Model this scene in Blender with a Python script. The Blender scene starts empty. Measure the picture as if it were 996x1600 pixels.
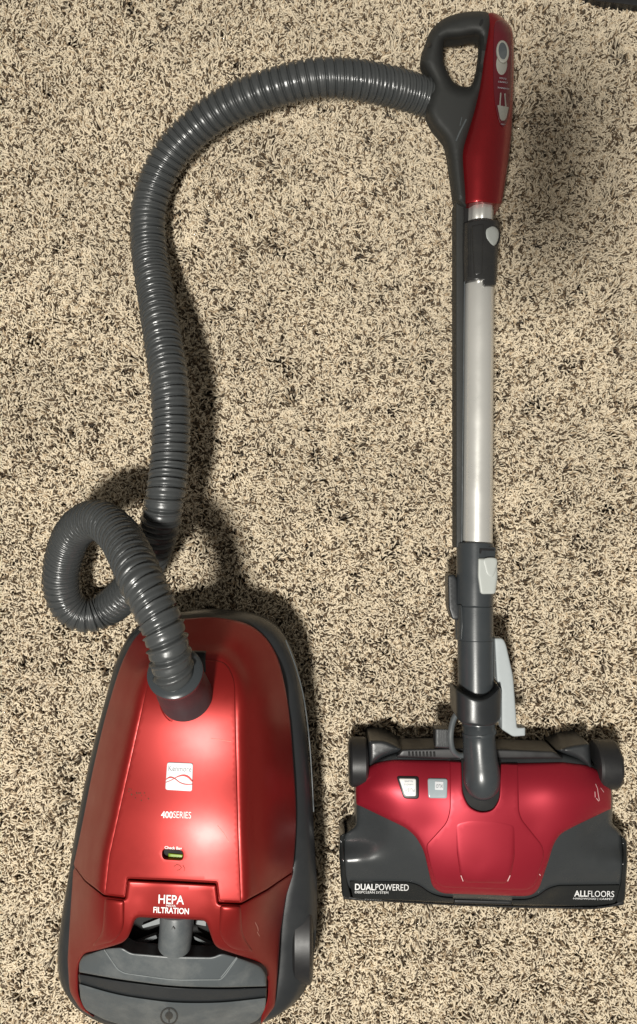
import bpy, math, random
import numpy as np
from mathutils import Vector, geometry

# ------------------------------------------------------------------ camera, world, lamp, exposure
scn = bpy.context.scene
H, F = 0.96, 1200.0            # lens height above the carpet (m), focal length (px of the 996x1600 frame)
cam_d = bpy.data.cameras.new('camera')
cam_d.sensor_fit = 'VERTICAL'; cam_d.sensor_height = 32.0; cam_d.sensor_width = 32.0
cam_d.lens = 32.0 * F / 1600.0
cam_d.clip_start = 0.02; cam_d.clip_end = 50
cam = bpy.data.objects.new('camera', cam_d)
cam.location = (0, 0, H); cam.rotation_euler = (0, 0, 0)
scn.collection.objects.link(cam); scn.camera = cam

world = bpy.data.worlds.new('World'); scn.world = world; world.use_nodes = True
bg = world.node_tree.nodes['Background']
bg.inputs[0].default_value = (1.0, 0.95, 0.86, 1); bg.inputs[1].default_value = 0.19

lamp_d = bpy.data.lights.new('ceiling_lamp', 'POINT')
lamp_d.energy = 318; lamp_d.shadow_soft_size = 0.115; lamp_d.color = (1.0, 0.97, 0.90)
lamp = bpy.data.objects.new('ceiling_lamp', lamp_d)
lamp.location = (-0.34, -0.66, 2.30)
scn.collection.objects.link(lamp)

scn.view_settings.view_transform = 'Standard'; scn.view_settings.look = 'None'
scn.view_settings.exposure = 0.0; scn.view_settings.gamma = 1.0
scn.view_settings.use_curve_mapping = False
scn.cycles.use_denoising = True
scn.cycles.max_bounces = 6

# ------------------------------------------------------------------ helpers
rng = np.random.default_rng(7); random.seed(7)
COL = scn.collection

def P(px, py, z):
    """point seen at photo pixel (px, py) lying at height z"""
    px = np.asarray(px, float); py = np.asarray(py, float); z = np.asarray(z, float) + 0 * px
    return np.stack([(px - 498) / F * (H - z), (800 - py) / F * (H - z), z], -1)

def PV(px, py, z): return Vector(P(px, py, z).tolist())

def new_obj(name, verts, faces, mat=None, parent=None, smooth=True, angle=40):
    me = bpy.data.meshes.new(name)
    me.from_pydata([tuple(map(float, v)) for v in verts], [], [tuple(map(int, f)) for f in faces])
    me.validate(); me.update()
    if smooth:
        me.polygons.foreach_set('use_smooth', [True] * len(me.polygons))
        if angle: me.set_sharp_from_angle(angle=math.radians(angle))
    o = bpy.data.objects.new(name, me); COL.objects.link(o)
    if mat: me.materials.append(mat)
    if parent is not None:
        o.parent = parent
        o.matrix_parent_inverse = parent.matrix_basis.inverted()
    return o

def thing(name, label, cat, loc, group=None):
    o = bpy.data.objects.new(name, None); COL.objects.link(o)
    o.empty_display_size = 0.05; o.location = loc
    o['label'] = label; o['category'] = cat
    if group: o['group'] = group
    return o

def tps(pts, lam=0.0):
    """smooth height surface z(px,py) through control points"""
    p = np.array(pts, float); xy = p[:, :2] / 100.0; n = len(p)
    def U(r2): return 0.5 * r2 * np.log(r2 + 1e-12)
    d2 = ((xy[:, None] - xy[None]) ** 2).sum(-1)
    A = np.zeros((n + 3, n + 3)); A[:n, :n] = U(d2) + lam * np.eye(n)
    A[:n, n] = 1; A[:n, n + 1:] = xy; A[n, :n] = 1; A[n + 1:, :n] = xy.T
    w = np.linalg.solve(A, np.r_[p[:, 2], 0, 0, 0])
    def f(px, py):
        q = np.stack([np.asarray(px, float), np.asarray(py, float)], -1) / 100.0
        k = U(((q[..., None, :] - xy) ** 2).sum(-1))
        return k @ w[:n] + w[n] + q @ w[n + 1:]
    return f

def flat(z): return lambda px, py: np.asarray(px, float) * 0 + z

def rounded(pts, r=4.0, n=4):
    """polygon with its corners rounded; a third value in a point overrides the radius"""
    out = []; m = len(pts)
    for i in range(m):
        a = np.array(pts[i - 1][:2], float); b = np.array(pts[i][:2], float); c = np.array(pts[(i + 1) % m][:2], float)
        rr = pts[i][2] if len(pts[i]) > 2 else r
        la, lc = np.linalg.norm(a - b), np.linalg.norm(c - b)
        k = min(rr, la * .45, lc * .45)
        if k < .05: out.append(b); continue
        s, e = b + (a - b) / la * k, b + (c - b) / lc * k
        for t in np.linspace(0, 1, n + 1): out.append((1 - t) ** 2 * s + 2 * t * (1 - t) * b + t * t * e)
    return np.array(out)

def spline(pts, closed=True, n=6):
    p = np.array(pts, float); m = len(p); out = []
    for i in range(m if closed else m - 1):
        if closed: a, b, c, d = p[i - 1], p[i], p[(i + 1) % m], p[(i + 2) % m]
        else: a, b, c, d = p[max(i - 1, 0)], p[i], p[i + 1], p[min(i + 2, m - 1)]
        for t in np.arange(n) / n:
            out.append(.5 * (2 * b + (c - a) * t + (2 * a - 5 * b + 4 * c - d) * t * t + (3 * b - a - 3 * c + d) * t ** 3))
    if not closed: out.append(p[-1])
    return np.array(out)

def ellipse(cx, cy, rx, ry, n=28, rot=0):
    t = np.arange(n) / n * 2 * np.pi; c, s = math.cos(math.radians(rot)), math.sin(math.radians(rot))
    x, y = rx * np.cos(t), ry * np.sin(t)
    return np.stack([cx + c * x - s * y, cy + s * x + c * y], -1)

def densify(poly, step):
    out = []
    for i in range(len(poly)):
        a, b = poly[i], poly[(i + 1) % len(poly)]
        n = max(1, int(np.ceil(np.linalg.norm(b - a) / step)))
        for k in range(n): out.append(a + (b - a) * k / n)
    out = np.array(out)
    keep = np.linalg.norm(out - np.roll(out, 1, 0), axis=1) > 1e-3
    return out[keep]

def inside(q, polys):
    r = np.zeros(len(q), bool)
    for poly in polys:
        a, b = poly, np.roll(poly, -1, 0)
        for i in range(len(a)):
            x0, y0 = a[i]; x1, y1 = b[i]
            if y0 == y1: continue
            c = ((y0 > q[:, 1]) != (y1 > q[:, 1])) & (q[:, 0] < (x1 - x0) * (q[:, 1] - y0) / (y1 - y0) + x0)
            r ^= c
    return r

def bdist(q, polys):
    d = np.full(len(q), 1e9)
    for poly in polys:
        a, b = poly, np.roll(poly, -1, 0)
        for i in range(len(a)):
            ab = b[i] - a[i]; L = (ab ** 2).sum()
            if L < 1e-12: continue
            t = np.clip(((q - a[i]) @ ab) / L, 0, 1)
            d = np.minimum(d, np.linalg.norm(q - (a[i] + t[:, None] * ab), axis=1))
    return d

def tessellate(polys, grid, rings):
    """constrained triangulation of an outline (first polygon) with holes: boundary, inset rings and a jittered grid"""
    polys = [densify(np.array(p, float), grid * .8) for p in polys]
    pts, edges, base = [], [], 0
    for p in polys:
        n = len(p); pts.append(p); edges += [(base + i, base + (i + 1) % n) for i in range(n)]; base += n
    nb = base
    for r in rings:
        cand = []
        for p in polys:
            tn = np.roll(p, -1, 0) - np.roll(p, 1, 0); tn /= np.linalg.norm(tn, axis=1)[:, None] + 1e-9
            nn = np.stack([-tn[:, 1], tn[:, 0]], -1); cand += [p + nn * r, p - nn * r]
        cand = np.concatenate(cand)
        cand = cand[inside(cand, polys)]
        if len(cand): cand = cand[bdist(cand, polys) > r * .96]
        if len(cand): pts.append(cand)
    mn, mx = polys[0].min(0), polys[0].max(0)
    gx, gy = np.meshgrid(np.arange(mn[0] + grid / 2, mx[0], grid), np.arange(mn[1] + grid / 2, mx[1], grid))
    gx = gx + (np.arange(gx.shape[0]) % 2)[:, None] * grid * .5
    g = np.stack([gx.ravel(), gy.ravel()], -1)
    g = g[inside(g, polys)]
    lim = (max(rings) if rings else 0) + grid * .45
    if len(g): g = g[bdist(g, polys) > lim]
    if len(g): pts.append(g)
    allp = np.concatenate(pts)
    vo, eo, fo, *_ = geometry.delaunay_2d_cdt([Vector(v) for v in allp.tolist()], edges, [], 0, 1e-4)
    vo = np.array([(v.x, v.y) for v in vo]); fo = np.array([f for f in fo if len(f) == 3])
    cen = vo[fo].mean(1); fo = fo[inside(cen, polys)]
    a, b, c = vo[fo[:, 0]], vo[fo[:, 1]], vo[fo[:, 2]]
    cr = (b[:, 0] - a[:, 0]) * (c[:, 1] - a[:, 1]) - (b[:, 1] - a[:, 1]) * (c[:, 0] - a[:, 0])
    fo = fo[np.abs(cr) > 1e-5]; cr = cr[np.abs(cr) > 1e-5]
    fo[cr > 0] = fo[cr > 0][:, ::-1]          # pixel y points down: flip for upward normals
    used = np.unique(fo); remap = -np.ones(len(vo), int); remap[used] = np.arange(len(used))
    return vo[used], remap[fo], polys

def boundary_edges(faces):
    cnt = {}
    for f in faces:
        for i in range(3):
            e = (f[i], f[(i + 1) % 3]); cnt[e] = 1
    return [e for e in cnt if (e[1], e[0]) not in cnt]

def plate(name, outline, surf, mat, parent, lift=0.0, thick=0.002, er=0.0, ed=None, grid=6.0, holes=(), angle=40, floor=None):
    """solid piece cut to an outline (photo px) that follows a height surface; edge rounded over er px by ed metres"""
    polys = [np.array(outline, float)] + [np.array(h, float) for h in holes]
    rings = [er * k for k in (.12, .35, .65, 1.0)] if er > 0 else []
    v, f, polys = tessellate(polys, grid, rings)
    z = surf(v[:, 0], v[:, 1]) + lift
    if er > 0:
        k = np.clip(1 - bdist(v, polys) / er, 0, 1)
        z = z - (ed if ed is not None else er * .0007) * (1 - np.sqrt(np.clip(1 - k * k, 0, 1)))
    top = P(v[:, 0], v[:, 1], z)
    bot = top.copy(); bot[:, 2] = bot[:, 2] - thick if floor is None else floor
    n = len(v); faces = [tuple(t) for t in f] + [tuple(t[::-1] + n) for t in f]
    for a, b in boundary_edges(f): faces.append((b, a, a + n, b + n))
    return new_obj(name, np.concatenate([top, bot]), faces, mat, parent, angle=angle)

def inflate(name, outline, zc, D, t, mat, parent, holes=(), grid=5.0, tb=None, power=2.0):
    """rounded solid bulging from its outline: half thickness t reached D px inside the edge"""
    polys = [np.array(outline, float)] + [np.array(h, float) for h in holes]
    v, f, polys = tessellate(polys, grid, [D * k for k in (.04, .14, .3, .5, .75)])
    k = np.clip(1 - bdist(v, polys) / D, 0, 1); h = np.sqrt(np.clip(1 - k ** power, 0, 1))
    zf = zc if callable(zc) else flat(zc)
    z0 = zf(v[:, 0], v[:, 1])
    top = P(v[:, 0], v[:, 1], z0 + t * h)
    bot = P(v[:, 0], v[:, 1], z0); bot[:, 2] -= (tb or t) * h
    n = len(v); be = boundary_edges(f); bset = {a for e in be for a in e}
    remap = np.array([i if i in bset else i + n for i in range(n)])
    faces = [tuple(q) for q in f] + [tuple(remap[q[::-1]]) for q in f]
    verts = np.concatenate([top, bot])
    used = np.unique(np.concatenate([np.array(q) for q in faces])); rm = -np.ones(2 * n, int); rm[used] = np.arange(len(used))
    o = new_obj(name, verts[used], [tuple(rm[list(q)]) for q in faces], mat, parent, angle=60)
    def surf(px, py):
        q = np.stack([np.atleast_1d(np.asarray(px, float)), np.atleast_1d(np.asarray(py, float))], -1)
        kk = np.clip(1 - bdist(q, polys) / D, 0, 1)
        r = zf(q[:, 0], q[:, 1]) + t * np.sqrt(np.clip(1 - kk ** power, 0, 1))
        return r
    return o, surf

def frames(path):
    T = np.gradient(path, axis=0); T /= np.linalg.norm(T, axis=1)[:, None]
    u = np.cross(T[0], (0, 0, 1.0)); u = u if np.linalg.norm(u) > .05 else np.cross(T[0], (0, 1.0, 0)); u /= np.linalg.norm(u)
    Us = [u]
    for i in range(1, len(path)):
        u = Us[-1] - T[i] * (Us[-1] @ T[i]); Us.append(u / np.linalg.norm(u))
    U = np.array(Us); V = np.cross(U, T)
    return T, U, V

def sweep(name, path, rad, mat, parent, sides=32, caps=True, angle=45, prof=None):
    """tube along path; rad (n,) or (n,sides) metres; prof(theta)->multiplier for a shaped section"""
    path = np.array(path, float); n = len(path)
    T, U, V = frames(path)
    th = np.arange(sides) / sides * 2 * np.pi
    rad = np.asarray(rad, float); rad = np.full(n, float(rad)) if rad.ndim == 0 else rad
    R = rad if rad.ndim == 2 else np.repeat(rad[:, None], sides, 1)
    if prof is not None: R = R * prof(th)[None]
    ring = path[:, None] + R[..., None] * (np.cos(th)[None, :, None] * U[:, None] + np.sin(th)[None, :, None] * V[:, None])
    verts = ring.reshape(-1, 3); faces = []
    for i in range(n - 1):
        for j in range(sides):
            k = (j + 1) % sides
            faces.append((i * sides + j, i * sides + k, (i + 1) * sides + k, (i + 1) * sides + j))
    if caps:
        faces.append(tuple(range(sides))[::-1]); faces.append(tuple((n - 1) * sides + j for j in range(sides)))
    return new_obj(name, verts, faces, mat, parent, angle=angle)

def stub(name, stations, mat, parent, sides=36, prof=None, angle=35, bevel=.0012):
    """turned piece: stations (px, py, z, radius px) with rounded ends"""
    s = np.array(stations, float)
    path = P(s[:, 0], s[:, 1], s[:, 2]); r = s[:, 3] / F * (H - s[:, 2])
    d0 = path[0] - path[1]; d0 /= np.linalg.norm(d0); d1 = path[-1] - path[-2]; d1 /= np.linalg.norm(d1)
    path = np.concatenate([[path[0]], [path[0] - d0 * bevel], path[1:-1], [path[-1] - d1 * bevel], [path[-1]]])
    r = np.concatenate([[r[0] - bevel], [r[0]], r[1:-1], [r[-1]], [r[-1] - bevel]])
    return sweep(name, path, r, mat, parent, sides, True, angle, prof)

def lettering(name, s, x0, y0, w, h, surf, mat, parent, lift=.0006, rot=0.0, bold=0.0, spacing=1.0, flip=False):
    """printed text filling the px box (x0,y0,w,h), laid on the surface"""
    cu = bpy.data.curves.new(name, 'FONT'); cu.body = s; cu.offset = bold; cu.space_character = spacing; cu.resolution_u = 3
    tmp = bpy.data.objects.new(name, cu); COL.objects.link(tmp)
    me = bpy.data.meshes.new_from_object(tmp.evaluated_get(bpy.context.evaluated_depsgraph_get()))
    bpy.data.objects.remove(tmp); bpy.data.curves.remove(cu)
    v = np.array([q.co[:2] for q in me.vertices]); mn, mx = v.min(0), v.max(0)
    q = (v - mn) / (mx - mn) - .5
    if flip: q = -q
    q = q * (w, -h); c, sn = math.cos(math.radians(rot)), math.sin(math.radians(rot))
    px = x0 + w / 2 + q[:, 0] * c - q[:, 1] * sn; py = y0 + h / 2 + q[:, 0] * sn + q[:, 1] * c
    z = surf(px, py) + lift
    faces = [tuple(p.vertices) for p in me.polygons]
    bpy.data.meshes.remove(me)
    return new_obj(name, P(px, py, z), faces, mat, parent, smooth=False)

def ribbon(name, pts, width, surf, mat, parent, lift=.0005, thick=.0008, closed=False):
    """narrow strip (px width) along a px polyline, laid on a surface"""
    p = np.array(pts, float); t = np.gradient(p, axis=0); t /= np.linalg.norm(t, axis=1)[:, None] + 1e-9
    nn = np.stack([-t[:, 1], t[:, 0]], -1)
    w = np.asarray(width, float); w = np.full(len(p), float(w)) if w.ndim == 0 else w
    poly = np.concatenate([p + nn * w[:, None] / 2, (p - nn * w[:, None] / 2)[::-1]])
    return plate(name, poly, surf, mat, parent, lift=lift, thick=thick, grid=max(3.0, float(w.max())))

# ------------------------------------------------------------------ materials
def principled(name):
    m = bpy.data.materials.new(name); m.use_nodes = True
    nt = m.node_tree; return m, nt, nt.nodes['Principled BSDF']

def N(nt, kind, **kw):
    n = nt.nodes.new(kind)
    for k, v in kw.items(): setattr(n, k, v)
    return n

def plastic(name, col, rough=.4, metal=0.0, coat=0.0, coat_rough=.1, var=.12, bump=.03, bscale=900, dust=0.0, dust_col=(.5, .48, .43), spec=.5, flake=0.0):
    """procedural plastic / paint with uneven gloss, faint grain and dusty smudges"""
    m, nt, b = principled(name); L = nt.links.new
    tc = N(nt, 'ShaderNodeTexCoord')
    n1 = N(nt, 'ShaderNodeTexNoise'); n1.inputs['Scale'].default_value = 28; n1.inputs['Detail'].default_value = 6; n1.inputs['Roughness'].default_value = .65
    L(tc.outputs['Object'], n1.inputs['Vector'])
    r1 = N(nt, 'ShaderNodeMapRange'); r1.inputs[1].default_value = .3; r1.inputs[2].default_value = .7
    r1.inputs[3].default_value = max(.03, rough - var * .6); r1.inputs[4].default_value = min(1, rough + var)
    L(n1.outputs['Fac'], r1.inputs[0]); L(r1.outputs[0], b.inputs['Roughness'])
    base = None
    if dust > 0:
        n2 = N(nt, 'ShaderNodeTexNoise'); n2.inputs['Scale'].default_value = 16; n2.inputs['Detail'].default_value = 8; n2.inputs['Roughness'].default_value = .72
        L(tc.outputs['Object'], n2.inputs['Vector'])
        r2 = N(nt, 'ShaderNodeMapRange'); r2.inputs[1].default_value = .48; r2.inputs[2].default_value = .8; r2.inputs[3].default_value = 0; r2.inputs[4].default_value = dust
        L(n2.outputs['Fac'], r2.inputs[0])
        mx = N(nt, 'ShaderNodeMix', data_type='RGBA'); mx.inputs['A'].default_value = (*col, 1); mx.inputs['B'].default_value = (*dust_col, 1)
        L(r2.outputs[0], mx.inputs['Factor']); L(mx.outputs['Result'], b.inputs['Base Color'])
    else:
        b.inputs['Base Color'].default_value = (*col, 1)
    if flake > 0:
        nf = N(nt, 'ShaderNodeTexNoise'); nf.inputs['Scale'].default_value = 700; nf.inputs['Detail'].default_value = 1
        L(tc.outputs['Object'], nf.inputs['Vector'])
        hs = N(nt, 'ShaderNodeHueSaturation'); rf = N(nt, 'ShaderNodeMapRange')
        rf.inputs[1].default_value = .35; rf.inputs[2].default_value = .65; rf.inputs[3].default_value = 1 - flake; rf.inputs[4].default_value = 1 + flake
        L(nf.outputs['Fac'], rf.inputs[0]); L(rf.outputs[0], hs.inputs['Value'])
        if dust > 0: L(mx.outputs['Result'], hs.inputs['Color'])
        else: hs.inputs['Color'].default_value = (*col, 1)
        L(hs.outputs['Color'], b.inputs['Base Color'])
    b.inputs['Metallic'].default_value = metal
    b.inputs['Specular IOR Level'].default_value = spec
    b.inputs['Coat Weight'].default_value = coat; b.inputs['Coat Roughness'].default_value = coat_rough
    if bump > 0:
        n3 = N(nt, 'ShaderNodeTexNoise'); n3.inputs['Scale'].default_value = bscale; n3.inputs['Detail'].default_value = 2
        L(tc.outputs['Object'], n3.inputs['Vector'])
        bp = N(nt, 'ShaderNodeBump'); bp.inputs['Strength'].default_value = bump; bp.inputs['Distance'].default_value = .001
        L(n3.outputs['Fac'], bp.inputs['Height']); L(bp.outputs['Normal'], b.inputs['Normal'])
    return m

M = {}
M['red'] = plastic('red_metallic_paint', (.25, .012, .010), rough=.42, metal=.62, coat=.28, coat_rough=.30, var=.06, bump=0, spec=.35)
M['nozzle_red'] = plastic('crimson_metallic_paint', (.32, .012, .027), rough=.47, metal=.55, coat=.22, coat_rough=.36, var=.02, bump=0, spec=.4)
M['handle_red'] = plastic('handle_red_paint', (.28, .008, .012), rough=.36, metal=.7, coat=.5, coat_rough=.15, var=.04, bump=0, flake=.06)
M['dark_red'] = plastic('dark_red_plastic', (.10, .006, .012), rough=.35, coat=.2)
M['grey'] = plastic('charcoal_plastic', (.018, .020, .022), rough=.34, var=.1, bump=.05, dust=.12, dust_col=(.10, .10, .095))
M['mid_grey'] = plastic('slate_grey_plastic', (.066, .075, .080), rough=.4, var=.12, bump=.06, dust=.3, dust_col=(.33, .33, .31))
M['nozzle_grey'] = plastic('nozzle_grey_plastic', (.031, .034, .036), rough=.27, var=.06, bump=.05, dust=.08, dust_col=(.12, .12, .115))
M['wand_grey'] = plastic('wand_grey_plastic', (.034, .039, .043), rough=.28, var=.08, bump=.03, dust=.1, dust_col=(.15, .15, .14))
M['grip'] = plastic('grip_rubber', (.022, .023, .022), rough=.6, var=.1, bump=.25, bscale=1500, dust=.3, dust_col=(.055, .055, .05))
M['hose'] = plastic('hose_vinyl', (.042, .045, .046), rough=.27, var=.16, bump=.22, bscale=220, dust=.35, dust_col=(.085, .085, .082), spec=.6)
M['black'] = plastic('black_plastic', (.012, .012, .013), rough=.4, bump=.05, dust=.25, dust_col=(.06, .06, .055))
M['gloss_black'] = plastic('smoked_plastic', (.012, .013, .013), rough=.15, var=.06, bump=.0, dust=.12, dust_col=(.08, .08, .07))
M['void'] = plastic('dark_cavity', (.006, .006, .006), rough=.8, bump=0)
M['cuff'] = plastic('cuff_plastic', (.035, .03, .034), rough=.42, var=.12, dust=.3, dust_col=(.12, .11, .11))
M['light_grey'] = plastic('light_grey_plastic', (.42, .44, .42), rough=.45, bump=.03, dust=.15, dust_col=(.3, .28, .24))
M['lever_grey'] = plastic('pale_blue_grey_plastic', (.33, .36, .37), rough=.5, bump=.03)
M['silver'] = plastic('satin_aluminium', (.68, .67, .635), rough=.30, metal=.58, var=.07, bump=.02, bscale=1200)
M['chrome'] = plastic('chrome', (.75, .74, .70), rough=.14, metal=1.0, var=.05, bump=0)
M['white'] = plastic('white_print', (.74, .74, .73), rough=.5, bump=0, var=.02)
M['badge'] = plastic('badge_silver', (.60, .62, .64), rough=.35, bump=0, var=.05)
M['print_grey'] = plastic('grey_print', (.22, .23, .25), rough=.5, bump=0, var=.02)
M['faint_grey'] = plastic('faint_print', (.42, .45, .48), rough=.5, bump=0, var=.02)
M['collar'] = plastic('collar_plastic', (.026, .026, .026), rough=.26, var=.08, bump=0, dust=.2, dust_col=(.09, .085, .075))
M['window'] = plastic('indicator_window', (.30, .35, .37), rough=.2, coat=.3, bump=0)
M['green'] = plastic('indicator_green', (.16, .26, .01), rough=.4, bump=0)
M['scuff'] = plastic('scuff_brown', (.10, .03, .012), rough=.8, bump=0)
M['rim'] = plastic('rim_grey', (.17, .185, .19), rough=.4, bump=0)
M['icon'] = plastic('icon_grey', (.30, .295, .26), rough=.45, bump=0)
M['chip'] = plastic('chipped_paint', (.62, .40, .40), rough=.6, bump=0)
M['scratch'] = plastic('pale_scratch', (.46, .22, .18), rough=.6, bump=0)

def carpet_mat():
    m, nt, b = principled('carpet_yarn'); L = nt.links.new
    at = N(nt, 'ShaderNodeAttribute', attribute_name='tint')
    geo = N(nt, 'ShaderNodeNewGeometry')
    n1 = N(nt, 'ShaderNodeTexNoise'); n1.inputs['Scale'].default_value = 7; n1.inputs['Detail'].default_value = 4
    L(geo.outputs['Position'], n1.inputs['Vector'])
    r = N(nt, 'ShaderNodeMapRange'); r.inputs[1].default_value = .3; r.inputs[2].default_value = .7; r.inputs[3].default_value = .88; r.inputs[4].default_value = 1.08
    L(n1.outputs['Fac'], r.inputs[0])
    hs = N(nt, 'ShaderNodeHueSaturation'); L(at.outputs['Color'], hs.inputs['Color']); L(r.outputs[0], hs.inputs['Value'])
    L(hs.outputs['Color'], b.inputs['Base Color'])
    b.inputs['Roughness'].default_value = .85; b.inputs['Specular IOR Level'].default_value = .15
    b.inputs['Sheen Weight'].default_value = .1
    return m
M['yarn'] = carpet_mat()
M['backing'] = plastic('carpet_backing', (.035, .024, .014), rough=1, bump=0)

# ------------------------------------------------------------------ carpet
CX, CY = 0.86, 1.06
car = new_obj('carpet', [(-CX, -CY, -.017), (CX, -CY, -.017), (CX, CY, -.017), (-CX, CY, -.017)], [(0, 1, 2, 3)], M['backing'], smooth=False)
car['kind'] = 'structure'

def tuft_patch(k, size=.06, n=600):
    """a square of curly frieze yarn ends"""
    r = np.random.default_rng(100 + k)
    V, Fc, C = [], [], []
    a0 = r.normal(0, .5); lean0 = r.uniform(.15, .6)
    cells = int(np.sqrt(n)); b = 0
    for i in range(n):
        cx = ((i % cells) + r.uniform(0, 1)) / cells; cy = ((i // cells) + r.uniform(0, 1)) / cells
        x, y = (cx - .5) * size, (cy - .5) * size
        # neighbouring ends fall roughly the same way, swirling slowly
        ang = a0 + 1.6 * math.sin(x * 95 + k) + 1.6 * math.cos(y * 85 + 2 * k) + r.normal(0, .75)
        d = np.array([math.cos(ang), math.sin(ang)]); s = np.array([-d[1], d[0]])
        Ln = r.uniform(.010, .019); curl = r.normal(0, 1.1); h = r.uniform(.010, .0165)
        w = r.uniform(.00085, .00135); q = r.uniform(); w *= .85 if q > .74 else 1.0
        m = 6; t = np.linspace(0, 1, m)
        bend = curl * t * t
        along = np.cumsum(np.cos(bend)) / m * Ln * (lean0 * .6 + .55); side = np.cumsum(np.sin(bend)) / m * Ln * .9
        zz = -.016 + h * np.sin(np.clip(t * r.uniform(1.5, 2.15), 0, 2.4))
        pts = np.stack([x + d[0] * along + s[0] * side, y + d[1] * along + s[1] * side, zz], -1)
        T, U, W = frames(pts)
        rr = w * np.array([.7, .95, 1.05, 1.0, .85, .35])
        if q < .64: c = np.array([.68, .585, .44]) * r.uniform(.86, 1.1)
        elif q < .74: c = np.array([.42, .325, .215]) * r.uniform(.8, 1.15)
        else: c = np.array([.115, .078, .046]) * r.uniform(.5, 1.3)
        th = np.arange(4) / 4 * 2 * np.pi
        for j in range(m):
            for tt in th: V.append(pts[j] + rr[j] * (math.cos(tt) * U[j] + math.sin(tt) * W[j])); C.append(c)
        for j in range(m - 1):
            for q2 in range(4):
                k2 = (q2 + 1) % 4; Fc.append((b + j * 4 + q2, b + j * 4 + k2, b + (j + 1) * 4 + k2, b + (j + 1) * 4 + q2))
        b += 4 * m
    me = bpy.data.meshes.new('yarn_patch'); me.from_pydata([tuple(v) for v in V], [], Fc)
    me.polygons.foreach_set('use_smooth', [True] * len(me.polygons))
    ca = me.color_attributes.new('tint', 'FLOAT_COLOR', 'POINT')
    ca.data.foreach_set('color', np.concatenate([np.array(C), np.ones((len(C), 1))], 1).ravel())
    me.materials.append(M['yarn']); me.update()
    return bpy.data.objects.new('yarn_patch', me)

tufts = bpy.data.collections.new('yarn_patches')
for k in range(12): tufts.objects.link(tuft_patch(k))
step = .046
pts = []
nx, ny = int(CX / step), int(CY / step)
for i in range(-nx, nx + 1):
    for j in range(-ny, ny + 1):
        pts.append((i * step + random.uniform(-.006, .006), j * step + random.uniform(-.006, .006), random.uniform(-.0015, .0015)))
me = bpy.data.meshes.new('carpet_pile'); me.from_pydata(pts, [], [])
a = me.attributes.new('spin', 'FLOAT_VECTOR', 'POINT'); a.data.foreach_set('vector', np.array([(0, 0, 2.4 * math.sin(x_ * 5 + 1) + 2.0 * math.cos(y_ * 4 + x_ * 3) + random.gauss(0, .8)) for x_, y_, z_ in pts]).ravel())
a = me.attributes.new('pick', 'INT', 'POINT'); a.data.foreach_set('value', np.array([random.randrange(12) for _ in pts], dtype=np.int32))
pile = bpy.data.objects.new('carpet_pile', me); COL.objects.link(pile); me.materials.append(M['yarn'])
pile['kind'] = 'stuff'; pile['label'] = 'beige and brown curly frieze carpet pile covering the whole floor'; pile['category'] = 'carpet'
ng = bpy.data.node_groups.new('pile', 'GeometryNodeTree')
ng.interface.new_socket('Geometry', in_out='INPUT', socket_type='NodeSocketGeometry')
ng.interface.new_socket('Geometry', in_out='OUTPUT', socket_type='NodeSocketGeometry')
gi, go = ng.nodes.new('NodeGroupInput'), ng.nodes.new('NodeGroupOutput')
ip = ng.nodes.new('GeometryNodeInstanceOnPoints'); ci = ng.nodes.new('GeometryNodeCollectionInfo')
ci.inputs['Collection'].default_value = tufts; ci.inputs['Separate Children'].default_value = True
na = ng.nodes.new('GeometryNodeInputNamedAttribute'); na.data_type = 'FLOAT_VECTOR'; na.inputs['Name'].default_value = 'spin'
nb_ = ng.nodes.new('GeometryNodeInputNamedAttribute'); nb_.data_type = 'INT'; nb_.inputs['Name'].default_value = 'pick'
ng.links.new(gi.outputs[0], ip.inputs['Points']); ng.links.new(ci.outputs[0], ip.inputs['Instance'])
ip.inputs['Pick Instance'].default_value = True
def sock(node): return [s for s in node.outputs if s.enabled and s.name == 'Attribute'][0]
ng.links.new(sock(nb_), ip.inputs['Instance Index'])
e2r = ng.nodes.new('FunctionNodeEulerToRotation'); ng.links.new(sock(na), e2r.inputs[0]); ng.links.new(e2r.outputs[0], ip.inputs['Rotation'])
ng.links.new(ip.outputs[0], go.inputs[0])
md = pile.modifiers.new('pile', 'NODES'); md.node_group = ng

# ------------------------------------------------------------------ canister
can = thing('canister_vacuum', 'red canister vacuum body with dark grey sides and rear carry handle', 'vacuum cleaner', tuple(P(300, 1280, 0.0)))

# lower housing: stacked loops
outer = spline([(300, 955), (225, 972), (188, 1018), (163, 1100), (138, 1200), (118, 1300), (107, 1370), (97, 1430), (90, 1500), (100, 1548), (140, 1588),
                (210, 1612), (300, 1616), (380, 1606), (440, 1583), (478, 1545), (492, 1480), (496, 1400), (492, 1320), (487, 1230), (479, 1140), (466, 1050), (440, 990), (400, 963), (345, 955)], n=8)
hood_edge = spline([(305, 966), (232, 980), (198, 1020), (172, 1095), (148, 1192), (128, 1292), (117, 1362), (110, 1430), (106, 1500), (112, 1548), (150, 1580),
                    (215, 1598), (300, 1602), (375, 1596), (420, 1580), (433, 1530), (437, 1462), (447, 1400), (459, 1350), (463, 1280), (459, 1200), (450, 1100), (431, 1022), (398, 982), (350, 967)], n=8)
def resample(p, n=160):
    s = np.r_[0, np.cumsum(np.linalg.norm(np.diff(np.r_[p, p[:1]], axis=0), axis=1))]; q = np.r_[p, p[:1]]
    t = np.linspace(0, s[-1], n, endpoint=False); return np.stack([np.interp(t, s, q[:, 0]), np.interp(t, s, q[:, 1])], -1)
outer, hedge = resample(outer), resample(hood_edge)
lo = P(outer[:, 0], outer[:, 1], .085); hi = P(hedge[:, 0], hedge[:, 1], .106)
cen = lo.mean(0)
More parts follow.
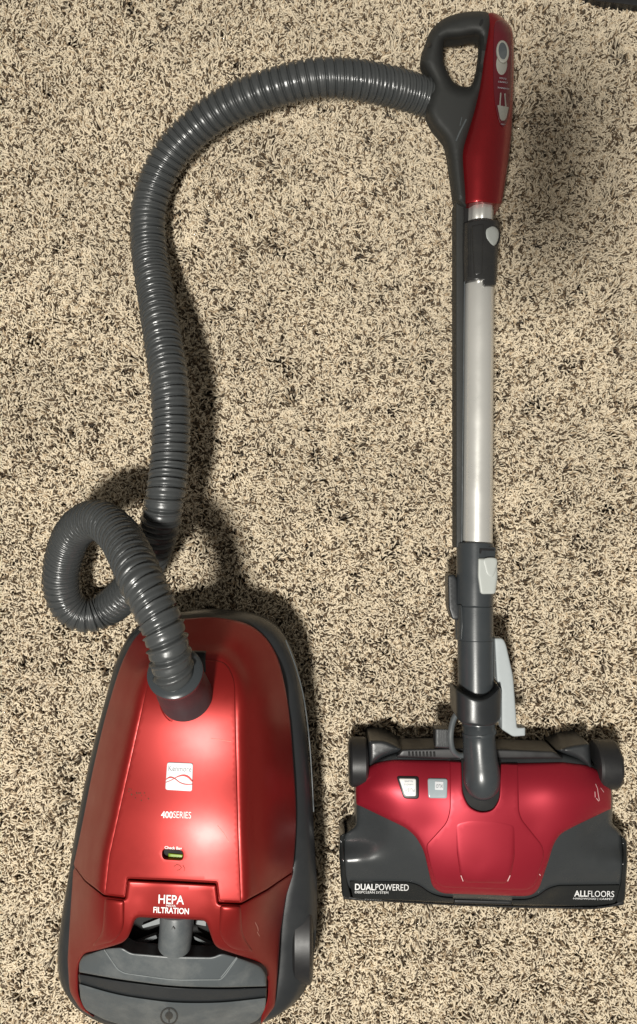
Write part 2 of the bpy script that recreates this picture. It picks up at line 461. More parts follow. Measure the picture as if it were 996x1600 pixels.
def ringz(base, k, z):
    q = base.copy(); q[:, :2] = cen[:2] + (q[:, :2] - cen[:2]) * k; q[:, 2] = z; return q
loops = [ringz(lo, .93, -.002), ringz(lo, .96, .004), ringz(lo, .98, .03), ringz(lo, .992, .06), lo,
         lo * .62 + hi * .38 + np.array([0, 0, .006]), lo * .25 + hi * .75 + np.array([0, 0, .003]), hi, ringz(hi, .97, .104), ringz(hi, .9, .10)]
verts = np.concatenate(loops); n = 160; faces = []
for i in range(len(loops) - 1):
    for j in range(n): faces.append((i * n + j, i * n + (j + 1) % n, (i + 1) * n + (j + 1) % n, (i + 1) * n + j))
faces = [f[::-1] for f in faces]
faces.append(tuple(range(n))); faces.append(tuple((len(loops) - 1) * n + j for j in range(n))[::-1])
new_obj('lower_housing', verts, faces, M['grey'], can, angle=50)

# hood height surface
hp = [(305, 966, .108), (232, 980, .108), (198, 1020, .109), (172, 1095, .112), (431, 1022, .109), (398, 982, .108), (350, 967, .108), (450, 1100, .112),
      (308, 985, .130), (306, 1010, .153), (302, 1045, .180), (240, 1045, .170), (365, 1048, .172), (205, 1050, .149), (408, 1050, .150), (240, 1000, .137), (375, 1000, .139),
      (262, 1480, .207), (258, 1540, .180), (255, 1600, .145), (108, 1505, .121), (112, 1548, .117), (150, 1580, .122), (420, 1580, .117), (433, 1530, .121), (437, 1470, .121),
      (170, 1455, .203), (370, 1458, .205), (132, 1465, .163), (128, 1515, .142), (408, 1465, .166), (412, 1515, .145)]
prof_y = [1090, 1133, 1165, 1200, 1250, 1310, 1350, 1400, 1430]
prof_z = [.1965, .2008, .2024, .2060, .2118, .2172, .2196, .2205, .2190]
EL = ([1090, 1192, 1292, 1362, 1430], [173, 148, 128, 117, 110]); ER = ([1090, 1200, 1280, 1350, 1400, 1430], [449, 459, 463, 459, 447, 442])
PL = ([1090, 1279, 1338, 1400, 1430], [226, 184, 171, 163, 164]); PR = ([1090, 1239, 1338, 1411, 1430], [368, 371, 374, 377, 375])
for y_, zt in zip(prof_y, prof_z):
    l_, r_, a_, b_ = np.interp(y_, *EL), np.interp(y_, *ER), np.interp(y_, *PL), np.interp(y_, *PR)
    pk = a_ + (b_ - a_) * .70; ze = .115                       # crest of the panel
    zp = lambda x: zt - 5.5e-7 * (x - pk) ** 2
    for x in np.linspace(a_, b_, 5): hp.append((x, y_, zp(x) - .0022))
    for e_, p_ in ((l_, a_), (r_, b_)):
        for w_ in (.3, .65, 1.0):
            hp.append((p_ + (e_ - p_) * w_, y_, ze + (zp(p_) - .0022 - ze) * (1 - .35 * w_ - .65 * w_ ** 2.3)))
HOOD = tps(hp, lam=5e-4)
PZ = np.polyfit((np.r_[1040, 1065, prof_y] - 1260) / 100, np.r_[.1795, .1885, prof_z], 7)
def PANEL(px, py):
    """top panel: one clean shallow crown"""
    px, py = np.asarray(px, float), np.asarray(py, float)
    a_, b_ = np.interp(py, *PL), np.interp(py, *PR)
    pk = a_ + (b_ - a_) * np.interp(py, [1133, 1310], [.58, .72])
    return np.polyval(PZ, (np.clip(py, 1028, 1435) - 1260) / 100) - 5.5e-7 * (px - pk) ** 2

seam = [(115, 1352), (133, 1376), (163, 1399.5), (196, 1404), (200, 1374), (270, 1377), (338, 1381), (341.5, 1411), (377, 1412), (416, 1391), (459, 1362)]
he = np.array(hood_edge)
upper_edge = spline([(459, 1350), (463, 1280), (459, 1200), (450, 1100), (431, 1022), (398, 982), (350, 967), (305, 966), (232, 980), (198, 1020), (172, 1095), (148, 1192), (128, 1292), (116, 1349)], closed=False, n=6)
g = 1.1
sm = rounded([(a_, b_) for a_, b_ in seam], 3)[3:-3]
lid_poly = np.concatenate([np.array([[115.5, 1350]]), sm + (0, -g), upper_edge[:-1]])
panel = rounded([(236, 1046, 18), (290, 1030, 8), (352, 1033, 30), (367, 1062, 18), (371, 1239), (374, 1338), (377, 1408.5, 2), (343.5, 1407.5, 3), (340, 1378, 3), (270, 1374), (198.5, 1371, 3), (194.5, 1400.5, 3), (164.5, 1396.5, 2), (171, 1338), (184, 1279)], 4)
def sstep(x): x = np.clip(x, 0, 1); return x * x * (3 - 2 * x)
def LID(px, py):
    q = np.stack([np.asarray(px, float), np.asarray(py, float)], -1)
    d = bdist(q, [panel]); inn = inside(q, [panel])
    k = sstep(1 - d / 26)                      # flanks meet the panel edge one millimetre below it
    return np.where(inn, PANEL(px, py) - .0008 - np.minimum(d * .0004, .0028), HOOD(px, py) * (1 - k) + (PANEL(px, py) - .0008) * k)
slot_hole = rounded([(254, 1327), (286, 1329), (286, 1344), (254, 1342)], 6)
lid = plate('lid', lid_poly, LID, M['red'], can, lift=.002, thick=.005, er=3.5, ed=.0014, grid=6, holes=[slot_hole])
plate('raised_panel', panel, PANEL, M['red'], lid, lift=.0022, thick=.009, er=1.6, ed=.0007, grid=5, holes=[slot_hole])

cover_in = [(322, 1438, 8), (336, 1480, 12), (372, 1492, 20), (404, 1502, 8), (418, 1519, 10), (419, 1560, 10), (408, 1590, 8), (398, 1600, 3)]
cover_poly = np.concatenate([sm + (0, g), rounded([(459, 1364), (447, 1402), (438, 1460), (434, 1520), (430, 1572), (408, 1601, 3)] + cover_in[::-1][1:] +
             [(212.5, 1433, 8), (199, 1471, 14), (160, 1483, 20), (130, 1490, 8), (122, 1510, 10), (122, 1553, 12), (133, 1577, 8), (148, 1590, 3), (126, 1577, 8), (109, 1550, 10), (106, 1500), (110, 1430), (115, 1356)], 6)])
cover = plate('rear_cover', cover_poly, HOOD, M['red'], can, lift=.002, thick=.02, er=5, ed=.003, grid=5)
# raised shoulders of the rear cover on both sides of the lettering
plate('shoulder', rounded([(344, 1415, 4), (376.5, 1416, 4), (379, 1462, 14), (398, 1489, 8), (360, 1482, 14), (343, 1462, 12)], 6), HOOD, M['red'], cover, lift=.0045, thick=.004, er=7, ed=.0025, grid=4)
plate('shoulder', rounded([(164, 1404, 4), (195, 1408, 4), (194, 1450, 12), (180, 1471, 14), (142, 1480, 8), (160, 1460, 14)], 6), HOOD, M['red'], cover, lift=.0045, thick=.004, er=7, ed=.0025, grid=4)

# cavity in front of the carry handle
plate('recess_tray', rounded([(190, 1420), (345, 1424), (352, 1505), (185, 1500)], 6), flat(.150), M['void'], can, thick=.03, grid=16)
plate('recess_ledge', rounded([(203, 1476), (244, 1461), (246, 1466), (210, 1481)], 1), flat(.166), M['mid_grey'], can, thick=.006, grid=6)
plate('recess_ledge', rounded([(303, 1463), (305, 1468), (330, 1481), (334, 1478)], 1), flat(.166), M['mid_grey'], can, thick=.006, grid=6)
plate('recess_ledge', rounded([(222, 1446), (252, 1434), (252, 1443), (224, 1450)], 1), flat(.175), M['rim'], can, thick=.006, grid=6)
plate('recess_ledge', rounded([(306, 1438), (322, 1439), (322, 1447), (306, 1444)], 1), flat(.175), M['rim'], can, thick=.006, grid=6)
post = stub('latch_post', [(277, 1426, .19, 26.5), (276, 1450, .192, 26), (273, 1478, .186, 25.5)], M['mid_grey'], can)
POST = lambda px, py: np.asarray(px, float) * 0 + .2085
ribbon('arrow_mark', [(268.5, 1452.5), (270.5, 1448.5), (273.5, 1452.5)], 1.3, POST, M['black'], post)

# carry handle: upper slab with raised rim, lower skirt
HS = tps([(122, 1490, .150), (160, 1482, .178), (265, 1488, .188), (375, 1495, .178), (418, 1505, .150), (123, 1520, .150), (270, 1540, .176), (418, 1542, .150), (190, 1528, .172), (345, 1538, .172)], lam=1e-4)
hslab = rounded([(124, 1503, 10), (132, 1493, 8), (165, 1482, 14), (191, 1480, 6), (205, 1489, 6), (266, 1494, 20), (333, 1495, 6), (346, 1489, 6), (372, 1496, 10), (408, 1509, 10), (416, 1522, 6), (416.5, 1541, 2), (345, 1543, 30), (270, 1541, 30), (185, 1530, 30), (124, 1519, 2)], 6)
hand = plate('carry_handle', hslab, HS, M['mid_grey'], can, lift=.004, thick=.02, er=5, ed=.0025, grid=5)
ribbon('raised_rim', rounded([(163, 1484, 0), (184, 1515, 8), (195, 1521, 8), (270, 1531.5, 20), (345, 1531, 10), (352, 1524, 6), (371, 1497, 0), (370, 1496, 0), (350, 1522, 6), (344, 1529, 10), (270, 1529.5, 20), (196, 1519, 8), (186, 1513, 8), (165, 1484, 0)], 4)[:35], 1.5, HS, M['rim'], hand, lift=.0046, thick=.0012)
HK = tps([(123, 1520, .148), (123, 1540, .140), (130, 1572, .118), (190, 1535, .168), (190, 1560, .152), (190, 1595, .122), (270, 1543, .174), (270, 1566, .160), (270, 1612, .118), (345, 1543, .168), (345, 1567, .152), (345, 1600, .122), (418, 1543, .148), (418, 1560, .140), (410, 1590, .118)], lam=1e-4)
skirt_a = rounded([(123, 1522, 2), (185, 1533, 30), (270, 1544, 30), (345, 1546, 30), (417, 1543.5, 2), (416, 1557, 2), (345, 1565, 30), (270, 1565, 30), (185, 1553, 30), (124, 1535, 2)], 6)
plate('handle_band', skirt_a, HK, M['grey'], hand, lift=.0, thick=.02, er=3, ed=.0015, grid=5)
skirt_b = rounded([(124, 1537, 2), (185, 1555, 30), (270, 1567, 30), (345, 1567, 30), (416, 1559, 2), (415, 1575, 10), (405, 1594, 10), (380, 1604, 10), (300, 1614), (215, 1609), (165, 1594), (133, 1578, 10), (126, 1560, 6)], 6)
sk = plate('handle_skirt', skirt_b, HK, M['mid_grey'], hand, lift=.0035, thick=.03, er=4, ed=.002, grid=5)
plate('emblem', ellipse(264.5, 1588, 14, 14), HK, M['grey'], sk, lift=.0042, thick=.001, grid=3, holes=[ellipse(264.5, 1588, 11.5, 11.5)])
plate('emblem', ellipse(264.5, 1587, 6, 6.5), HK, M['grey'], sk, lift=.0042, thick=.001, er=2, ed=.0006, grid=4)
ribbon('emblem', [(264.5, 1577), (264.5, 1598)], 2.0, HK, M['grey'], sk, lift=.0044, thick=.001)

# badge, lettering, bag indicator
badge = plate('badge', rounded([(261.5, 1191, 4), (302, 1192.5, 4), (300.5, 1236.5, 4), (258.5, 1234, 4)], 4), PANEL, M['badge'], can, lift=.0034, thick=.002, er=1.5, ed=.0005, grid=4)
lettering('lettering', 'Kenmore', 263.5, 1197, 36, 8.5, PANEL, M['print_grey'], badge, lift=.0038, rot=2.5)
ribbon('swoosh', spline([(259.5, 1218), (266, 1214.5), (273, 1216.5), (281, 1222.5), (290, 1225.5), (300.5, 1225.5)], False, 5), np.interp(np.linspace(0, 1, 26), [0, .2, .5, .8, 1], [1, 2.2, 1.1, 1.4, 1]), PANEL, M['red'], badge, lift=.0038, thick=.0006)
ribbon('swoosh', spline([(259.5, 1222.5), (268, 1219), (278, 1213.5), (287, 1211.5), (295, 1214.5), (301, 1221.5)], False, 5), np.interp(np.linspace(0, 1, 26), [0, .3, .7, .9, 1], [.8, 1, 3, 2.6, 1]), PANEL, M['red'], badge, lift=.0038, thick=.0006)
lettering('lettering', '400', 252, 1267.5, 18.5, 11, PANEL, M['white'], can, lift=.0027, rot=2, bold=.02)
lettering('lettering', 'SERIES', 271, 1268, 28, 10.5, PANEL, M['white'], can, lift=.0027, rot=2)
lettering('lettering', 'Check Bag', 257.5, 1322.5, 27, 6, PANEL, M['white'], can, lift=.0027, rot=3, bold=.02)
lettering('lettering', 'HEPA', 248, 1398.5, 40, 14, HOOD, M['white'], can, lift=.0026, rot=2.5, bold=.01)
lettering('lettering', 'MEDIA', 260, 1413.5, 15, 3.6, HOOD, M['white'], can, lift=.0026, rot=2.5)
lettering('lettering', 'FILTRATION', 240, 1418, 55.5, 9.5, HOOD, M['white'], can, lift=.0026, rot=2.5, bold=.02)
ind = plate('bag_indicator', rounded([(252, 1325), (288, 1327), (288, 1346), (252, 1344)], 6), PANEL, M['void'], can, lift=-.004, thick=.002, grid=6)
plate('indicator_flag', rounded([(263.5, 1333, 1), (286, 1335, 1), (286, 1344.5, 1), (263, 1342.5, 1)], 1), PANEL, M['green'], ind, lift=-.0025, thick=.0015, er=2, ed=.001, grid=3)
for pp in ([(272, 1354), (276, 1351), (281, 1352), (284, 1356), (281, 1359), (277, 1360)], [(286, 1352), (289, 1357), (288, 1361)]):
    ribbon('scuff', pp, .7, PANEL, M['scuff'], can, lift=.0025, thick=.0003)
for k in range(16):
    x, y = 200 + random.gauss(0, 1) * 2 + k * 1.9, 1239 + random.gauss(0, 4.0) + (k > 9) * 5
    ribbon('scuff', [(x, y), (x + random.uniform(.5, 2.2), y + random.uniform(-1, 3))], random.uniform(.6, 2.2), PANEL, M['scuff'], can, lift=.0025, thick=.0003)
for pp in ([(330, 1154), (346, 1156), (362, 1159)], [(399, 1441), (403, 1449), (404, 1455)], [(402, 1456), (406, 1463)], [(340, 1290), (350, 1302), (358, 1316)]):
    ribbon('scratch', pp, .7, PANEL if pp[0][1] < 1400 else HOOD, M['scratch'], can, lift=.0025, thick=.0003)

# hose inlet on the lid
plate('inlet_slot', rounded([(288, 1018), (321, 1019), (322, 1050), (288, 1060)], 2), PANEL, M['black'], can, lift=.0028, thick=.008, er=1.5, ed=.0006, grid=5)
stub('inlet_ring', [(290.5, 1092, .190, 41), (291.5, 1095, .1985, 40)], M['red'], can, sides=48)

# thin lighter strip imitating the gloss highlight along the side band; wheels
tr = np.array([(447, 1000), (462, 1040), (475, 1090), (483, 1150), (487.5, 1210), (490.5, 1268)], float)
sweep('gloss_line', spline(P(tr[:, 0], tr[:, 1], .091), False, 6), 0.0008, M['mid_grey'], can, sides=8)
rb = [(395, 966), (432, 990), (457, 1045), (471, 1120), (479, 1200), (484, 1290), (489, 1370)]
def wheel(parent, px0, px1, py, zc, rad, name='wheel', mat='black', hub=True):
    c0, c1 = P(px0, py, zc), P(px1, py, zc); c1[1] = c0[1]
    ax = c1 - c0; L_ = np.linalg.norm(ax); ax /= L_
    st = [(0, .82), (.06, .94), (.16, 1), (.84, 1), (.94, .94), (1, .82)]
    w = sweep(name, [c0 + ax * L_ * s for s, _ in st], [rad * r_ for _, r_ in st], M[mat], parent, sides=56, angle=30)
    if hub:
        for s, e in ((-.02, .1), (.9, 1.02)):
            sweep('hub', [c0 + ax * L_ * s, c0 + ax * L_ * e], rad * .55, M['grey'], w, sides=32, angle=30)
    return w
wheel(can, 458, 490, 1450, .050, .058)
wheel(can, 124, 150, 1450, .050, .050)
stub('front_caster', [(300, 1010, .022, 18), (322, 1010, .022, 18)], M['black'], can)

# ------------------------------------------------------------------ hose
hose = thing('vacuum_hose', 'dark grey ribbed flexible hose looping from the canister to the handle', 'hose', tuple(P(247, 490, 0)))
hc = np.array([(704, 168, .052), (674, 155, .055), (642, 144, .064), (600, 133, .080), (550, 124, .094), (500, 122, .098), (450, 131, .094), (400, 146, .084), (350, 169, .070), (305, 201, .056),
               (268, 240, .045), (244, 285, .037), (232, 335, .034), (234, 395, .038), (244, 460, .062), (255, 530, .094), (265, 600, .118), (268, 660, .127), (265, 725, .134), (257, 785, .142),
               (245, 838, .128), (229, 880, .100), (205, 918, .066), (172, 948, .032), (135, 962, .034), (106, 945, .042), (96, 908, .055), (102, 864, .074), (121, 826, .102), (152, 812, .138),
               (183, 833, .172), (204, 868, .208), (222, 909, .236), (239, 942, .247), (253, 975, .253), (263, 1010, .254), (270, 1045, .248), (276, 1062, .240)])
path = spline(P(hc[:, 0], hc[:, 1], hc[:, 2]), closed=False, n=40)
s = np.r_[0, np.cumsum(np.linalg.norm(np.diff(path, axis=0), axis=1))]
ns = int(s[-1] / .0008); t = np.linspace(0, s[-1], ns)
path = np.stack([np.interp(t, s, path[:, i]) for i in range(3)], -1)
for _ in range(3): path[2:-2] = (path[:-4] + path[1:-3] + path[2:-2] + path[3:-1] + path[4:]) / 5
frac = t / s[-1]
pitch = np.interp(frac, [0, .03, .08, .5, .62, .7, .82, .9, 1], [.0066, .0072, .0092, .0098, .0094, .0074, .0076, .0106, .0112])
pitch = pitch * 1.08 * (1 + .09 * np.sin(t * 31) + .06 * np.sin(t * 83 + 1))
phase = np.cumsum(np.r_[0, np.diff(t)] / pitch)
sides = 36; th = np.arange(sides) / sides
u = (phase[:, None] + th[None]) % 1.0
ridge = np.exp(-((u - .5) / .085) ** 2); groove = np.exp(-((u - .28) / .10) ** 2); belly = np.cos((u - .95) * 2 * np.pi) * .5 + .5
R = .0198 * (1 + .115 * ridge - .16 * groove + .03 * belly)
R *= np.interp(frac, [0, .93, .985, 1], [1.0, 1.0, .93, .90])[:, None]
sweep('hose_tube', path, R, M['hose'], hose, sides=sides, angle=0)
# end cuff plugged into the canister
c0, c1 = P(273, 1049, .245), P(290, 1085, .200)
ax = (c1 - c0); L_ = np.linalg.norm(ax); ax /= L_
rc = .0240
cuff = sweep('end_cuff', [c0 + ax * k for k in (.006, .0, .0, .004, .009, .010, L_ * .7, L_ + .004)],
             [rc * .86, rc * .86, rc * .97, rc * 1.0, rc * 1.0, rc * .97, rc * 1.07, rc * 1.1], M['cuff'], hose, sides=48)
sweep('cuff_ring', [c0 + ax * k for k in (-.0005, .002, .006, .0085)], [rc * .97, rc * 1.09, rc * 1.09, rc * .99], M['wand_grey'], cuff, sides=48)

# ------------------------------------------------------------------ floor nozzle
noz = thing('floor_nozzle', 'wide red and dark grey powered floor nozzle with rear wheels', 'vacuum nozzle', tuple(P(755, 1300, 0)))
NZ = tps([(750, 1230, .081), (640, 1230, .079), (860, 1232, .079), (580, 1232, .066), (935, 1238, .066), (558, 1235, .050), (956, 1240, .050), (750, 1190, .070), (610, 1190, .062), (890, 1196, .062), (575, 1197, .05), (935, 1205, .05),
          (690, 1172, .05), (800, 1174, .05), (750, 1300, .084), (750, 1350, .080), (690, 1345, .077), (815, 1348, .077), (670, 1290, .079), (835, 1290, .079), (750, 1392, .066), (690, 1385, .064), (820, 1388, .064),
          (610, 1290, .070), (905, 1298, .070), (557, 1280, .046), (956, 1285, .046), (542, 1312, .037), (542, 1345, .052), (542, 1380, .037), (972, 1316, .037), (972, 1350, .052), (970, 1384, .037), (578, 1312, .049), (935, 1317, .049), (578, 1345, .0565), (935, 1350, .0565), (600, 1330, .060), (912, 1335, .060), (640, 1340, .069), (865, 1345, .069),
          (580, 1376, .043), (930, 1380, .043), (640, 1375, .056), (870, 1380, .056), (540, 1395, .034), (640, 1400, .040), (750, 1412, .045), (870, 1405, .040), (972, 1400, .034), (538, 1305, .040), (970, 1310, .040)], lam=2e-4)
body = rounded([(556, 1230, 10), (560, 1208, 10), (580, 1190, 12), (612, 1176, 12), (650, 1167, 14), (720, 1168), (785, 1170), (865, 1172, 14), (905, 1182, 14), (940, 1200, 14), (956, 1222, 10), (958, 1250), (957, 1288, 6), (972, 1300, 10), (978, 1345), (974, 1388, 8), (930, 1398), (820, 1410, 10), (690, 1404, 10), (560, 1390), (538, 1388, 8), (532, 1340), (537, 1302, 10), (556, 1290, 6)], 6)
base = plate('base_housing', body, NZ, M['nozzle_grey'], noz, er=9, ed=.010, grid=6, floor=-.003)
red_out = rounded([(557, 1215, 8), (566, 1203, 10), (590, 1190, 14), (615, 1186, 10), (699, 1187), (722, 1189, 2), (724, 1240, 14), (734, 1260, 12), (750, 1268, 12), (769, 1265.5, 12), (779.5, 1249, 12), (781.5, 1192, 2), (878, 1190), (923, 1195, 16), (951, 1216, 14), (956, 1236, 8), (955.5, 1264, 3), (898, 1291.5, 14), (876, 1303.5, 12), (866, 1319, 12), (858.5, 1344), (843.5, 1388, 12), (833, 1399, 8), (818, 1401, 6), (690, 1396.5, 10), (675, 1386, 10), (669, 1360), (662, 1329, 12), (649, 1307, 12), (634, 1294, 12), (557, 1257, 3), (556, 1235, 8)], 6)
red = plate('red_cover', red_out, NZ, M['nozzle_red'], noz, lift=.003, thick=.008, er=7, ed=.005, grid=6)
cen_panel = rounded([(703, 1189.5, 2), (721, 1190.5, 2), (723, 1240, 14), (733, 1261, 12), (750, 1269.5, 12), (770, 1267, 12), (781, 1249, 12), (783, 1193.5, 2), (809.5, 1194, 2), (811.5, 1268, 10), (816, 1281, 8), (848, 1321, 8), (851, 1336, 8), (838, 1380, 14), (829, 1389, 6), (816, 1391, 6), (694, 1386.5, 8), (681, 1379, 10), (674, 1358), (666.5, 1326, 8), (667, 1319, 4), (698, 1285, 10), (703, 1266, 8)], 5)
cp = plate('centre_panel', cen_panel, NZ, M['nozzle_red'], red, lift=.0042, thick=.004, er=2.5, ed=.0014, grid=6)
plate('tongue', rounded([(709, 1285, 10), (735, 1278, 10), (780, 1280, 10), (808, 1287, 10), (805, 1340), (798.5, 1368, 10), (792, 1380.5, 6), (728, 1379, 6), (719.5, 1368, 10), (713, 1330)], 6), lambda px, py: NZ(px, py) + .0030 * np.clip((np.asarray(py) - 1268) / 112, 0, 1) ** 2, M['nozzle_red'], cp, lift=.00435, thick=.003, er=7, ed=.0022, grid=5)
# front strips, bumper, end caps
FS = lambda px, py: NZ(px, py) + .0015
def fstrip(pts): return plate('front_strip', rounded(pts, 4), FS, M['gloss_black'], noz, lift=.002, thick=.02, er=2, ed=.0006, grid=5)
f1 = fstrip([(546, 1377, 3), (640, 1379, 10), (656, 1384, 10), (672, 1396, 10), (690, 1402.5, 8), (709, 1404, 2), (709, 1411, 2), (552, 1403, 4)])
f2 = fstrip([(969, 1383, 3), (872, 1384, 10), (856, 1389, 10), (842, 1400, 10), (824, 1406.5, 8), (801, 1406.5, 2), (801, 1414, 2), (930, 1416), (962, 1411, 4)])
lettering('lettering', 'DUAL', 555, 1381, 31, 10, FS, M['white'], f1, lift=.0028, rot=1, bold=.022)
lettering('lettering', 'POWERED', 587, 1381.5, 52, 10, FS, M['white'], f1, lift=.0028, rot=1)
lettering('lettering', 'DEEPCLEAN SYSTEM', 555, 1392.5, 52, 3.6, FS, M['white'], f1, lift=.0028, rot=1)
lettering('lettering', 'ALL', 897.5, 1391.5, 21, 9.5, FS, M['white'], f2, lift=.0028, rot=1, bold=.022)
lettering('lettering', 'FLOORS', 919, 1392, 41, 9.5, FS, M['white'], f2, lift=.0028, rot=1)
lettering('lettering', 'HARDWOOD | CARPET', 896, 1403, 62, 3.6, FS, M['white'], f2, lift=.0028, rot=1)
plate('bumper', rounded([(536, 1398, 3), (560, 1403, 6), (709, 1412), (801, 1415), (930, 1417), (962, 1412, 6), (975, 1404, 3), (976, 1414, 4), (930, 1421, 10), (801, 1418.5), (709, 1415), (560, 1407), (537, 1405, 3)], 3), flat(.034), M['black'], noz, thick=.036, er=2, ed=.002, grid=5)
plate('bumper_tab', rounded([(710, 1405), (800, 1407.5), (800, 1414), (710, 1411.5)], 1), flat(.046), M['black'], noz, thick=.03, er=2, ed=.002, grid=5)
plate('end_cap', rounded([(531, 1306, 5), (540, 1300, 4), (538, 1322, 8), (541, 1370), (549, 1400, 4), (546, 1405, 4), (535, 1402, 5), (530.5, 1340)], 4), NZ, M['gloss_black'], noz, lift=.003, er=3, ed=.003, grid=4, floor=-.003)
plate('end_cap', rounded([(980, 1312, 5), (971, 1305, 4), (974, 1330, 8), (971, 1376), (962, 1408, 4), (968, 1413, 4), (977, 1408, 5), (981, 1346)], 4), NZ, M['gloss_black'], noz, lift=.003, er=3, ed=.003, grid=4, floor=-.003)
# rear: wheels, arches, back panel with vents
wheel(noz, 545, 575, 1190, .036, .029, hub=False)
wheel(noz, 926, 964, 1194, .036, .029, hub=False)
for pts in ([(576, 1156, 4), (600, 1155, 8), (618, 1163, 10), (634, 1172, 4), (600, 1182, 8), (577, 1198, 4)], [(921, 1160, 4), (893, 1163, 10), (868, 1172, 4), (905, 1186, 8), (925, 1202, 4)]):
    plate('wheel_arch', rounded(pts, 5), flat(.058), M['grey'], noz, er=7, ed=.008, grid=5, floor=-.003)
back = plate('rear_panel', rounded([(628, 1170, 4), (700, 1168), (790, 1170), (866, 1173, 4), (882, 1186, 4), (700, 1187), (618, 1184, 4)], 4), flat(.064), M['black'], noz, er=4, ed=.004, grid=6, floor=.02)
for k in range(8):
    x = 638 + k * 5.6
    plate('vent_slot', rounded([(x, 1175), (x + 3, 1175), (x + 3.6, 1182.5), (x + .6, 1182.5)], .5), flat(.0655), M['void'], back, thick=.001, grid=4)
# buttons
btn = plate('button_surround', rounded([(619.5, 1212.5, 5), (655, 1213, 5), (655, 1248.5, 5), (631, 1248, 6)], 5), NZ, M['black'], noz, lift=.0042, thick=.003, er=2, ed=.0008, grid=4)
b1 = plate('push_button', rounded([(623.5, 1216, 3), (650.5, 1216.5, 3), (650.5, 1244, 3), (633, 1244, 4)], 3), NZ, M['white'], btn, lift=.0058, thick=.003, er=2, ed=.0012, grid=4)
lettering('lettering', 'PUSH', 632.5, 1232.5, 16, 5, NZ, M['faint_grey'], b1, lift=.0064, flip=True)
lettering('lettering', 'HANDLE', 631, 1225, 15, 2.6, NZ, M['faint_grey'], b1, lift=.0064, flip=True)
lettering('lettering', 'RELEASE', 632.5, 1220, 13, 2.6, NZ, M['faint_grey'], b1, lift=.0064, flip=True)
wn = plate('height_window', rounded([(668.5, 1216, 4), (699.5, 1216.5, 4), (699, 1247.5, 4), (669.5, 1247, 4)], 4), NZ, M['window'], noz, lift=.0046, thick=.003, er=2.5, ed=.001, grid=4)
plate('height_flag', rounded([(680, 1221, 1), (693, 1221.5, 1), (693, 1234.5, 1), (680, 1234, 1)], 1), NZ, M['badge'], wn, lift=.0051, thick=.0006, grid=4)
lettering('lettering', 'XLO', 681.5, 1226, 11, 5, NZ, M['print_grey'], wn, lift=.0056, flip=True)
# worn chips
for pts, w in (([(931, 1225), (934, 1232), (935, 1240), (937, 1251)], 1.0), ([(930, 1237), (930.5, 1246)], 1.0), ([(932, 1247), (936, 1252)], 1.2), ([(939, 1231), (944, 1238)], .8), ([(797.5, 1368), (793.5, 1377)], 1.6), ([(720.5, 1368), (724, 1377)], 1.4), ([(843, 1366), (845, 1368)], 1.4)):
    ribbon('paint_chip', pts, w * .8, NZ, M['chip'], noz, lift=.0065 if 710 < pts[0][0] < 800 else .0038, thick=.0006)
# swivel neck and elbow
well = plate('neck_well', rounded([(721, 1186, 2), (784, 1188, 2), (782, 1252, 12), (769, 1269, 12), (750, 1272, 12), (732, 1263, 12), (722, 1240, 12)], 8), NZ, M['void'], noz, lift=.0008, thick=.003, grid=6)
nk = [(748, 1130, .082, 25), (749, 1160, .084, 25.5), (751, 1186, .086, 26), (752.5, 1200, .087, 27.5), (753, 1210, .088, 28.5), (753, 1220, .087, 28.5), (753, 1230, .085, 26), (753, 1236, .083, 20), (753, 1239, .081, 10)]
neck = stub('swivel_neck', nk, M['wand_grey'], noz, sides=44, angle=50)
sweep('neck_ring', P([748.5, 748.7, 749, 749.2], [1141, 1142, 1146, 1147], .0825), np.array([25.2, 26.6, 26.6, 25.2]) / F * .878, M['wand_grey'], neck, sides=44)
ped = plate('release_pedal', rounded([(680, 1138), (704, 1139), (703, 1169.5), (680, 1168)], 2), flat(.070), M['grey'], noz, thick=.014, er=2, ed=.002, grid=5)
for k in range(6):
    plate('pedal_rib', rounded([(681.5 + k * 3.7, 1140), (683.2 + k * 3.7, 1140), (683.2 + k * 3.7, 1166), (681.5 + k * 3.7, 1166)], .4), flat(.0716), M['grey'], ped, thick=.002, grid=5)
bp_ = np.array([(717, 1112, .085), (710, 1122, .082), (705.5, 1138, .079), (704.5, 1156, .077), (708, 1172, .074), (716, 1179, .070), (726, 1180, .068)])
sweep('pedal_bracket', spline(P(bp_[:, 0], bp_[:, 1], bp_[:, 2]), False, 6), .0035, M['mid_grey'], noz, sides=14)

# ------------------------------------------------------------------ wand
wand = thing('vacuum_wand', 'straight silver and dark grey tube joining handle and nozzle', 'vacuum wand', tuple(P(745, 700, 0)))
ZT = lambda y: np.interp(y, [300, 850, 1130], [.062, .068, .082])
def seg(name, x0, y0, x1, y1, r0, r1=None, mat='wand_grey', parent=None, dz=0, **k):
    return stub(name, [(x0, y0, ZT(y0) + dz, r0), ((x0 + x1) / 2, (y0 + y1) / 2, (ZT(y0) + ZT(y1)) / 2 + dz, (r0 + (r1 or r0)) / 2), (x1, y1, ZT(y1) + dz, r1 or r0)], M[mat], parent or wand, **k)
seg('aluminium_tube', 749, 425, 745.5, 856, 22.6, 24.0, 'silver')
def bar(name, x0, x1, y0, y1, z, thick, mat, parent, er=2.0, xs=0.0, **k):
    return plate(name, rounded([(x0, y0), (x1, y0), (x1 + xs, y1), (x0 + xs, y1)], 1.5), (lambda px, py: ZT(py) + z) if not callable(z) else z, M[mat], parent, thick=thick, er=er, ed=.0016, grid=8, **k)
ch = bar('cord_channel', 712.5, 725.5, 312, 856, .006, .026, 'grip', wand, xs=.5, er=3)
bar('channel_edge', 725.5, 727.0, 440, 848, .0085, .003, 'mid_grey', ch, er=0, xs=-4.5)
